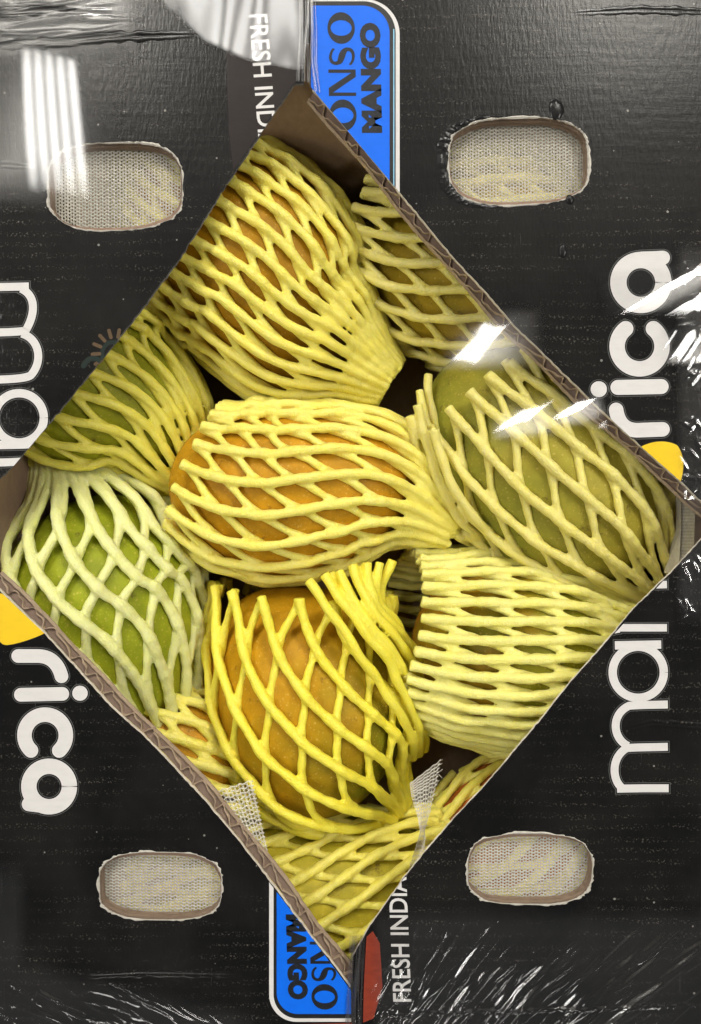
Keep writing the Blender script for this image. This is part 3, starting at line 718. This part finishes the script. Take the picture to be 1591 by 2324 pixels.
make_mango('orange mango in yellow foam net below the top corner, gathered net end pointing down right', 
    [(330, 350, 110), (400, 425, 185), (500, 525, 240), (610, 640, 250), (695, 752, 212), (762, 797, 174), (801, 822, 132), (840, 848, 102), (884, 874, 74)],
    36, 31, 18, (0.02, 0.86, 1.0, 0.1), Y1, fruit_mat('skin_orange_brown', DOR, ORG), seed=1, bias=0.08, pw=1.0)
make_mango('olive mango under the upper right cut edge, cut strand ends facing left',
    [(815, 500, 150), (900, 540, 212), (1040, 585, 255), (1180, 620, 250), (1300, 640, 200), (1400, 650, 130)],
    60, 28, 25, (0.06, 0.95, 1.0, 0.2), Y2, fruit_mat('skin_olive_brown', (0.32, 0.26, 0.016, 1), (0.36, 0.24, 0.02, 1)), phase=0.1, seed=2, bias=0.15, end_keep=110, dense=(0.18, 1.2))
make_mango('green mango in yellow net at the left, half hidden by the upper left flap',
    [(60, 700, 120), (150, 795, 195), (245, 905, 228), (350, 985, 160), (402, 1070, 90), (430, 1115, 45)],
    70, 23, 22, (0.0, 0.88, 1.3, 0.1), Y7, fruit_mat('skin_green', (0.24, 0.24, 0.012, 1), (0.34, 0.35, 0.016, 1)), seed=3, pw=1.0)
make_mango('large green mango at the right corner with its bare shoulder above thick cut strands',
    [(1075, 885, 205), (1130, 950, 228), (1230, 1075, 242), (1330, 1180, 222), (1420, 1275, 150), (1470, 1325, 95), (1505, 1365, 65)],
    44, 23, 19, (-0.13, 0.86, 2.2, -0.2), Y2, fruit_mat('skin_olive_green', (0.36, 0.30, 0.035, 1), (0.26, 0.27, 0.03, 1)), phase=0.05, seed=4, bias=0.45, thick=13, extra=[
        ([(929, 945, -150), (942, 1000, -170), (960, 1070, -190), (985, 1140, -205), (1030, 1205, -245), (1085, 1245, -310)], 12.5),
        ([(946, 917, -140), (963, 985, -150), (984, 1060, -165), (1012, 1130, -178), (1060, 1195, -215), (1120, 1240, -285)], 12.5),
        ([(950, 884, -190), (961, 930, -185), (975, 985, -190), (992, 1045, -205)], 11.5), ([(972, 850, -230), (974, 900, -220), (985, 955, -215), (1000, 1010, -220)], 11.5),
        ([(986, 975, -110), (1002, 1040, -118), (1032, 1110, -128), (1082, 1180, -160), (1145, 1232, -240)], 12.5)], end_keep=60, lift=6)
make_mango('lime green mango in pale greenish white net gathered to a pleated neck, left side',
    [(140, 1030, 82), (166, 1090, 112), (198, 1180, 202), (216, 1270, 242), (236, 1350, 250), (280, 1450, 222), (312, 1535, 180), (348, 1622, 122), (378, 1690, 78)],
    34, 21, 31, (0.16, 0.90, 3.0, 0.5), Y5, fruit_mat('skin_lime', (0.29, 0.32, 0.014, 1), (0.40, 0.31, 0.02, 1)), phase=0.12, seed=5, thick=14.6, pw=3.0, gather=1, bias=0.1)
make_mango('orange mango in the middle, bare end bulging out of bright yellow net on its left',
    [(448, 1066, 165), (520, 1095, 200), (630, 1115, 217), (720, 1108, 208), (830, 1104, 186), (920, 1128, 142), (985, 1168, 92), (1032, 1204, 56)],
    34, 23, 22, (-0.085, 0.84, 0.6, 0.0), Y3, fruit_mat('skin_orange', (0.44, 0.205, 0.006, 1), (0.52, 0.26, 0.008, 1)), phase=0.0, seed=6, bias=0.85, thick=12.8, end_keep=20, dense=(0.34, 1.5))
make_mango('mango wrapped in dense pale yellow net with many near level strands, lower right',
    [(930, 1430, 192), (1000, 1445, 216), (1100, 1465, 232), (1220, 1485, 228), (1340, 1500, 190), (1440, 1502, 130), (1500, 1504, 80)],
    40, 37, 11, (0.015, 0.92, 3.1, -0.9), Y6, fruit_mat('skin_yellow_green', (0.24, 0.22, 0.012, 1), (0.58, 0.27, 0.02, 1)), phase=0.03, seed=7, thick=12.8, skew=75, end_keep=90)
make_mango('golden orange mango in wide open golden net below the middle one',
    [(690, 1335, 215), (683, 1420, 222), (706, 1550, 242), (738, 1640, 245), (778, 1715, 222), (832, 1782, 150), (872, 1818, 88), (896, 1845, 56)],
    42, 20, 26, (-0.015, 0.86, -1.9, 0.8), Y4, fruit_mat('skin_golden', (0.50, 0.255, 0.006, 1), (0.20, 0.20, 0.010, 1)), phase=-0.05, seed=8, thick=12.8, dense=(0.36, 1.3), extra=[
        ([(700, 1318, -62), (752, 1390, -44), (806, 1470, -48), (858, 1545, -74), (895, 1600, -96), (925, 1650, -135), (938, 1718, -290)], 12),
        ([(735, 1302, -66), (783, 1373, -48), (838, 1444, -54), (888, 1511, -86), (912, 1568, -116), (940, 1625, -150), (952, 1712, -310)], 12.5),
        ([(768, 1293, -70), (806, 1368, -54), (856, 1436, -64), (905, 1498, -100), (926, 1548, -145), (955, 1610, -185), (966, 1702, -330)], 12),
        ([(800, 1282, -74), (820, 1335, -62), (846, 1385, -66), (888, 1434, -90), (925, 1484, -135), (958, 1548, -190), (978, 1640, -340)], 12.5),
        ([(834, 1276, -80), (838, 1330, -72), (852, 1370, -80), (888, 1414, -108), (922, 1452, -160), (955, 1500, -230)], 12),
        ([(864, 1274, -92), (852, 1325, -92), (862, 1368, -104), (892, 1402, -135), (915, 1440, -185), (945, 1480, -250)], 12),
        ([(892, 1272, -112), (868, 1322, -116), (866, 1360, -128), (880, 1398, -170), (905, 1430, -240)], 12),
        ([(750, 1300, -86), (792, 1370, -72), (846, 1440, -80), (896, 1505, -120), (935, 1565, -165), (962, 1650, -320)], 12), ([(818, 1282, -92), (830, 1336, -84), (850, 1380, -92), (890, 1425, -128), (930, 1472, -190)], 12)], end_keep=60, lift=4)
make_mango('yellow green mango in yellow net at the bottom corner of the opening',
    [(300, 2085, 130), (450, 2075, 180), (620, 2052, 205), (760, 2028, 206), (880, 1985, 185), (960, 1945, 140), (1030, 1915, 100)],
    90, 22, 20, (0.05, 0.93, 0.3, 0.3), Y1, fruit_mat('skin_yellow_olive', (0.42, 0.38, 0.02, 1), (0.50, 0.40, 0.03, 1)), phase=0.08, seed=9, bias=0.3, pw=0.6)
make_mango('orange mango low at lower left cut edge, its gathered net end beside the torn mesh',
    [(300, 1610, 110), (400, 1672, 140), (500, 1730, 120), (600, 1780, 82), (665, 1808, 56), (722, 1826, 42)],
    160, 17, 17, (0.0, 0.62, 0.3, 0.0), Y3, fruit_mat('skin_bright_orange', (0.52, 0.27, 0.012, 1), (0.48, 0.23, 0.010, 1)), seed=10, thick=13.5, gather=1)
make_mango('dark orange mango deep in shade below the dense pale net, lower right',
    [(950, 1985, 70), (1040, 1945, 150), (1150, 1895, 190), (1250, 1835, 165), (1340, 1775, 105)],
    150, 20, 17, (0.05, 0.95, 0.3, 0.0), Y1, fruit_mat('skin_dark_orange', (0.36, 0.09, 0.012, 1), (0.42, 0.14, 0.012, 1)), seed=12)

# ------------------------------------------------------------------ knitted mesh cloth lining
def knit(name, parent, quad_fn, nu, nv, lu, lv, test=None, wave=1.6, conn=True):
    """rows of wavy thread joined by short slanted stitches; quad_fn(u, v) in 0..1 -> plan-space xyz"""
    mb = MB(); w = 1.25; rows = []
    U = np.linspace(0, 1, nu)
    def P(u, v): return np.array(quad_fn(u, v))
    for j in range(nv):
        v = (j+0.5)/nv
        pts = []
        for i, u in enumerate(U):
            dv = (wave*(1 if (i//2 % 2) else -1) + rng.normal(0, 0.25))/lv
            pts.append(P(u, v+dv))
        rows.append(pts)
        for i in range(nu-1):
            a, b = pts[i], pts[i+1]
            if test is not None and not (test(a) and test(b)): continue
            d = P(U[i], v+1e-3)-P(U[i], v); d = d/np.linalg.norm(d)*w*1.45
            nrm = np.array([0, 0, 1.1])
            mb.add([a-d, b-d, b+nrm, a+nrm, a+d, b+d], [(0, 1, 2, 3), (3, 2, 5, 4)])
    if conn:
        for j in range(nv-1):
            for i in range(0, nu-1):
                a = rows[j][i]; b = rows[j+1][min(nu-1, i+(1 if i % 2 else 0))]
                if test is not None and not (test(a) and test(b)): continue
                d = P(min(1, U[i]+1e-3), (j+0.5)/nv)-P(U[i], (j+0.5)/nv); d = d/np.linalg.norm(d)*0.75
                mb.add([a-d, a+d, b+d, b-d], [(0, 1, 2, 3)])
    return mb.build(name, M_cloth, parent)
clothL = thing('mesh_cloth', 'cream knitted mesh cloth lining the carton under the left flap behind its two grip holes', 'mesh cloth', PF(262, 1200, -60), 'mesh cloth lining under the carton flaps')
clothR = thing('mesh_cloth', 'cream knitted mesh cloth lining the carton under the right flap behind its two grip holes', 'mesh cloth', PF(1190, 1200, -60), 'mesh cloth lining under the carton flaps')
def hole_cloth(parent, key, pitch=7.8, wave=1.6):
    P = HOLES[key]; x0, y0 = P.min(axis=0)-52; x1, y1 = P.max(axis=0)+52
    def q(u, v):
        x = x0+(x1-x0)*u; y = y0+(y1-y0)*v
        return PF(x, y+2.5*math.sin(x/55.0), -34+2*math.sin(x/60+y/70))
    def t(p): return inside([(p[0]+CX, CY-p[1])], scaled(P, 1.30))[0]
    knit('cloth_panel', parent, q, int((x1-x0)/3.3), int((y1-y0)/pitch), x1-x0, y1-y0, t, wave)
hole_cloth(clothL, 'UL'); hole_cloth(clothR, 'UR'); hole_cloth(clothL, 'LL', 7.0, 1.2); hole_cloth(clothR, 'LR', 7.0, 1.2)
def bil(a, b, c, d, sag=0.0):
    a, b, c, d = map(lambda p: np.array(p, float), (a, b, c, d))
    def f(u, v):
        p = (1-u)*(1-v)*a+u*(1-v)*b+u*v*c+(1-u)*v*d; p = p.copy(); p[2] += sag*math.sin(PI*u)*math.sin(PI*v); return p
    return f
# torn tongue beside the lower left cut edge, and the twisted scrap at the right
knit('torn_strip', clothL, bil(PD(466, 1798, -40), PD(573, 1766, -52), PD(622, 1990, -40), PD(590, 2000, -34), 14), 24, 23, 100, 220, None, 1.2)
def scrap(u, v):
    t = [0, 0.25, 0.48, 0.62, 0.70, 1.0]
    xl = np.interp(v, t, [930, 934, 948, 954, 948, 922]); yl = np.interp(v, t, [1776, 1806, 1852, 1886, 1908, 1990])
    xr = np.interp(v, t, [1001, 992, 976, 964, 966, 945]); yr = np.interp(v, t, [1720, 1778, 1844, 1884, 1906, 1990])
    return PD(xl+(xr-xl)*u, yl+(yr-yl)*u, -46+10*math.sin(PI*u+v*3)+8*v)
knit('torn_strip', clothR, scrap, 18, 25, 80, 262, None, 1.2)
mb = MB()
for k in range(26):                                    # frayed thread ends
    v = rng.random(); u = 1.0 if rng.random() < 0.75 else 0.0
    p = np.array(scrap(u, v)); d = np.array([rng.normal(0.6 if u > 0.5 else -0.4, 0.5), rng.normal(0.3, 0.7), rng.normal(0.2, 0.3)])*rng.uniform(4, 11)
    v_, f_, c_ = tube(np.array([p, p+d*0.5+[0, 0, 2], p+d]), np.array([0.8, 0.7, 0.5]), 4); mb.add(v_, [tuple(q) for q in f_])
mb.build('frayed_thread', M_cloth, clothR)
# cloth hanging down the side walls at the two outer corners
knit('draped_edge', clothL, bil(PD(-30, 1050, -36), PD(-30, 1230, -36), PD(52, 1230, -250), PD(52, 1050, -250), 0), 50, 14, 180, 100, None, 1.3)
knit('draped_edge', clothR, bil(PD(1580, 1080, -60), PD(1572, 1330, -60), PD(1538, 1330, -150), PD(1544, 1080, -150), 0), 70, 16, 260, 90, None, 0.5)
V = [PD(1546, 1095, -118), PD(1545, 1200, -120), PD(1540, 1300, -120), PD(1506, 1300, -190), PD(1532, 1200, -190), PD(1532, 1095, -190)]
build('cloth_hem', V, [(0, 5, 4, 1), (1, 4, 3, 2)], M_cloth, clothR)

# ------------------------------------------------------------------ plastic wrap
wrap = thing('plastic_wrap', 'clear shiny plastic film stretched over the black carton with wrinkles and lamp glare', 'plastic wrap', (0, 0, 4))
camp = np.array([0, 0, H])
def mirror_patch(x0, y0, x1, y1, centre, Lv, Wv, lamp, rot, z, gain=1.0, nx=46, ny=46, ripple=None, m=None, fade=0.28, mask=None, lsz=(3000., 6000.)):
    """film bulge whose own curvature mirrors the ceiling lamp at the given spot; Lv, Wv: size of the reflected lamp along its long and short side (plan, y up)"""
    c = PF(*centre, z); lc = np.array([lamp[0]/S, lamp[1]/S, LAMP_H/S])
    l = np.array([-math.sin(rot), math.cos(rot)]); w = np.array([math.cos(rot), math.sin(rot)])
    Minv = np.outer(Lv, l)/lsz[1]+np.outer(Wv, w)/lsz[0]; Mm = np.linalg.inv(Minv)
    def grad(p):
        tgt = lc+np.r_[Mm@(p[:2]-c[:2]), 0]
        a = camp-p; a /= np.linalg.norm(a); b = tgt-p; b /= np.linalg.norm(b); n = a+b; return -n[:2]/n[2]
    g0 = grad(c); e = 4.0
    J = np.stack([(grad(c+[e, 0, 0])-grad(c-[e, 0, 0]))/(2*e), (grad(c+[0, e, 0])-grad(c-[0, e, 0]))/(2*e)], 1); J = 0.5*(J+J.T)
    V = []; A = []
    for j in range(ny):
        for i in range(nx):
            u, v = i/(nx-1), j/(ny-1); p = PF(x0+(x1-x0)*u, y0+(y1-y0)*v, z); d = p[:2]-c[:2]
            h = g0@d+0.5*d@J@d
            if ripple: h += ripple(p[0]+CX, CY-p[1])
            V.append((p[0], p[1], h))
            q = min(u, 1-u, v, 1-v)/fade; q = min(1, max(0, q)); q = q*q*(3-2*q)
            if mask: q *= mask(p[0]+CX, CY-p[1])
            A.append(q*gain)
    V = np.array(V); zz = V[:, 2]; act = np.array(A) > 0.02
    V[:, 2] = zz-zz[act].min()+2.5
    F = [(j*nx+i, (j+1)*nx+i, (j+1)*nx+i+1, j*nx+i+1) for j in range(ny-1) for i in range(nx-1) if max(A[j*nx+i], A[(j+1)*nx+i+1], A[j*nx+i+1], A[(j+1)*nx+i]) > 0.0]
    used = sorted({k for f in F for k in f}); mp = {k: q for q, k in enumerate(used)}
    return build('film_sheet', V[used], [tuple(mp[k] for k in f) for f in F], m or M_film_s, wrap, smooth=True, attrs={'reflect_fade': np.array(A)[used]})
def sm(a, b, x): t = min(1, max(0, (x-a)/(b-a))); return t*t*(3-2*t)
# long lamp streak at the upper left
mirror_patch(-5, 60, 300, 540, (140, 285), (-62, 330), (122, 0), F1, F1[2], 6, 0.5,
             ripple=lambda x, y: 0.8*math.sin(y/110.0), fade=0.34)
# broad smear at the top fold
mirror_patch(330, -40, 700, 210, (560, 50), (90, 330), (270, -40), F1, F1[2], 6, 0.46, m=M_film, fade=0.10, mask=lambda x, y: sm(0, 16, float(np.interp(x, [340, 400, 470, 560, 690, 720], [-20, 45, 112, 158, 188, 190]))-y),
             ripple=lambda x, y: 0.6*math.sin(x/40.0+y/150)+0.05*math.sin(x/13.0))
# glints over the opening and the right flap
mirror_patch(985, 690, 1240, 860, (1092, 776), (86, 79), (60, 0), F2, F2[2], 8, 0.8, fade=0.25, m=M_film_g, ripple=lambda x, y: 0.10*math.sin(y/9.0+x/14.0)+0.25*math.sin(x/31.0-y/22.0))
mirror_patch(1100, 880, 1262, 1010, (1185, 945), (80, 36), (58, -4), F2, F2[2], 8, 0.8, fade=0.25, m=M_film_g, ripple=lambda x, y: 0.10*math.sin(y/9.0+x/14.0)+0.25*math.sin(x/31.0-y/22.0))
mirror_patch(1235, 880, 1370, 980, (1297, 929), (62, 24), (46, -2), F2, F2[2], 8, 0.8, fade=0.25, m=M_film_g, ripple=lambda x, y: 0.10*math.sin(y/9.0+x/14.0)+0.25*math.sin(x/31.0-y/22.0))
mirror_patch(1330, 615, 1600, 745, (1475, 682), (170, 42), (70, 4), F2, F2[2], 8, 0.75, fade=0.2, ripple=lambda x, y: 0.5*sm(1520, 1580, x)*math.sin(x/5.0+y/9.0))
mirror_patch(1490, 740, 1600, 840, (1555, 790), (40, 60), (50, 0), F2, F2[2], 8, 0.75, fade=0.2, ripple=lambda x, y: 0.35*math.sin(x/6.0+y/8.0))
def wrinkle_sheet(x0, y0, x1, y1, ridges, step, z, gain, mask, m=None, low=0.0):
    nx, ny = int((x1-x0)/step)+1, int((y1-y0)/step)+1
    X, Y = np.meshgrid(np.linspace(x0, x1, nx), np.linspace(y0, y1, ny)); Hh = np.full(X.shape, float(z))
    for (cx, cy, ang, ln, wd, ht, cv) in ridges:
        c, s_ = math.cos(ang), math.sin(ang); a = (X-cx)*c+(Y-cy)*s_; b = -(X-cx)*s_+(Y-cy)*c-cv*a*a
        Hh += ht*np.exp(-(b/wd)**2)*np.exp(-(np.abs(a)/ln)**3)
    if low: Hh += low*np.sin(X/37+Y/61)*np.sin(Y/43-X/80)
    A = np.array([[mask(X[j, i], Y[j, i]) for i in range(nx)] for j in range(ny)])*gain
    V = np.stack([X-CX, CY-Y, Hh], -1).reshape(-1, 3); F = [(j*nx+i, (j+1)*nx+i, (j+1)*nx+i+1, j*nx+i+1) for j in range(ny-1) for i in range(nx-1)]
    return build('film_sheet', V, F, m or M_film_w, wrap, smooth=True, attrs={'reflect_fade': A.ravel()})
R = random.Random(3)
# lower right: fan of tension folds
rd = []
for k in range(330):
    x = R.uniform(850, 1600); y = R.uniform(2090, 2330)
    if y < 2170-(x-850)*0.12+R.uniform(0, 60): continue
    a = math.radians(-58+ (x-850)/740*24+R.uniform(-7, 7)); rd.append((x, y, a, R.uniform(25, 110), R.uniform(2.5, 6), R.uniform(1.2, 4.2)*R.choice((1, 1, -0.6)), R.uniform(-0.001, 0.001)))
for k in range(14): rd.append((905+k*38, 2085+6*math.sin(k)-k*1.5+12*(k % 2), math.radians(-65), 26, 5, 2.4, 0.004))
rd.append((1150, 2290, math.radians(-1.5), 420, 3, 3.5, 0))
wrinkle_sheet(838, 2040, 1600, 2335, rd, 3.2, 4.0, 1.0, lambda x, y: sm(2045, 2110, y-(x-838)*-0.0)*sm(838, 870, x), low=1.0)
# lower left: folds along the left rim and bottom corner
rd = []
for k in range(26): rd.append((R.uniform(0, 46), R.uniform(1980, 2320), math.radians(88+R.uniform(-5, 5)), R.uniform(40, 160), R.uniform(1.8, 4), R.uniform(1, 3.5), 0))
for k in range(60):
    x = R.uniform(0, 520); y = 2195+x*0.20+R.uniform(-30, 120)
    rd.append((x, y, math.radians(28+R.uniform(-12, 14)), R.uniform(15, 60), R.uniform(2, 4), R.uniform(1, 3.2), R.uniform(-0.002, 0.002)))
wrinkle_sheet(-10, 1930, 600, 2335, rd, 3.4, 4.0, 1.0, lambda x, y: max(sm(70, 30, x)*sm(1930, 2020, y), sm(2150+x*0.22, 2215+x*0.22, y)*sm(600, 520, x)), low=0.6)
# upper left rim
rd = []
for k in range(34): rd.append((R.uniform(-10, 280), R.uniform(0, 105), math.radians(-4+R.uniform(-8, 8)), R.uniform(20, 90), R.uniform(2, 5), R.uniform(1, 3), R.uniform(-0.001, 0.001)))
wrinkle_sheet(-10, -20, 330, 150, rd, 3.2, 4.0, 1.0, lambda x, y: sm(150, 90, y+x*0.12)*sm(330, 230, x), low=0.8)
# crinkled right rim
rd = []
for k in range(60): rd.append((R.uniform(1535, 1600), R.uniform(560, 1420), math.radians(R.uniform(-80, 80)), R.uniform(8, 22), R.uniform(2, 4), R.uniform(0.8, 2.6), 0))
wrinkle_sheet(1525, 540, 1600, 1430, rd, 3.4, 4.0, 1.0, lambda x, y: sm(1528, 1556, x)*sm(540, 620, y)*sm(1430, 1340, y), low=1.0)
# gathered beads of film at the seam, top and bottom
def bead(pts, r, m, cl=1.0, folds=7):
    P = np.array([PF(x, y, z) for x, y, z in pts]); t = np.linspace(0, len(P)-1, 60)
    P = np.stack([np.interp(t, range(len(P)), P[:, i]) for i in range(3)], 1); mb = MB(); A = []
    for k in range(folds):
        off = np.stack([(k-(folds-1)/2)*r*0.55+1.6*np.sin(t*1.3+k*2), np.zeros(60), 2.5*np.sin(k*1.9)+1.0*np.sin(t*2+k)+3], 1)
        v, f_, c_ = tube(P+off, np.full(60, r*0.34)*(1+0.3*np.sin(t*3+k)), 8); mb.add(v, [tuple(q) for q in f_])
    mb.build('film_bead', m, wrap, smooth=True, attrs={'reflect_fade': np.full(len(mb.V), cl)})
M_bead = film_mat('film_bead', 1.0, 0.10)
bead([(694, -30, 3), (693, 60, 3), (690, 120, 2), (688, 186, -2)], 8, M_bead, 1.6)
bead([(709, -30, 2), (712, 70, 2), (712, 140, 2), (722, 212, 2)], 6, M_bead, 1.4, 4)
bead([(812, 2120, 0), (806, 2200, 3), (803, 2260, 3), (803, 2345, 3)], 9, M_bead, 1.5)
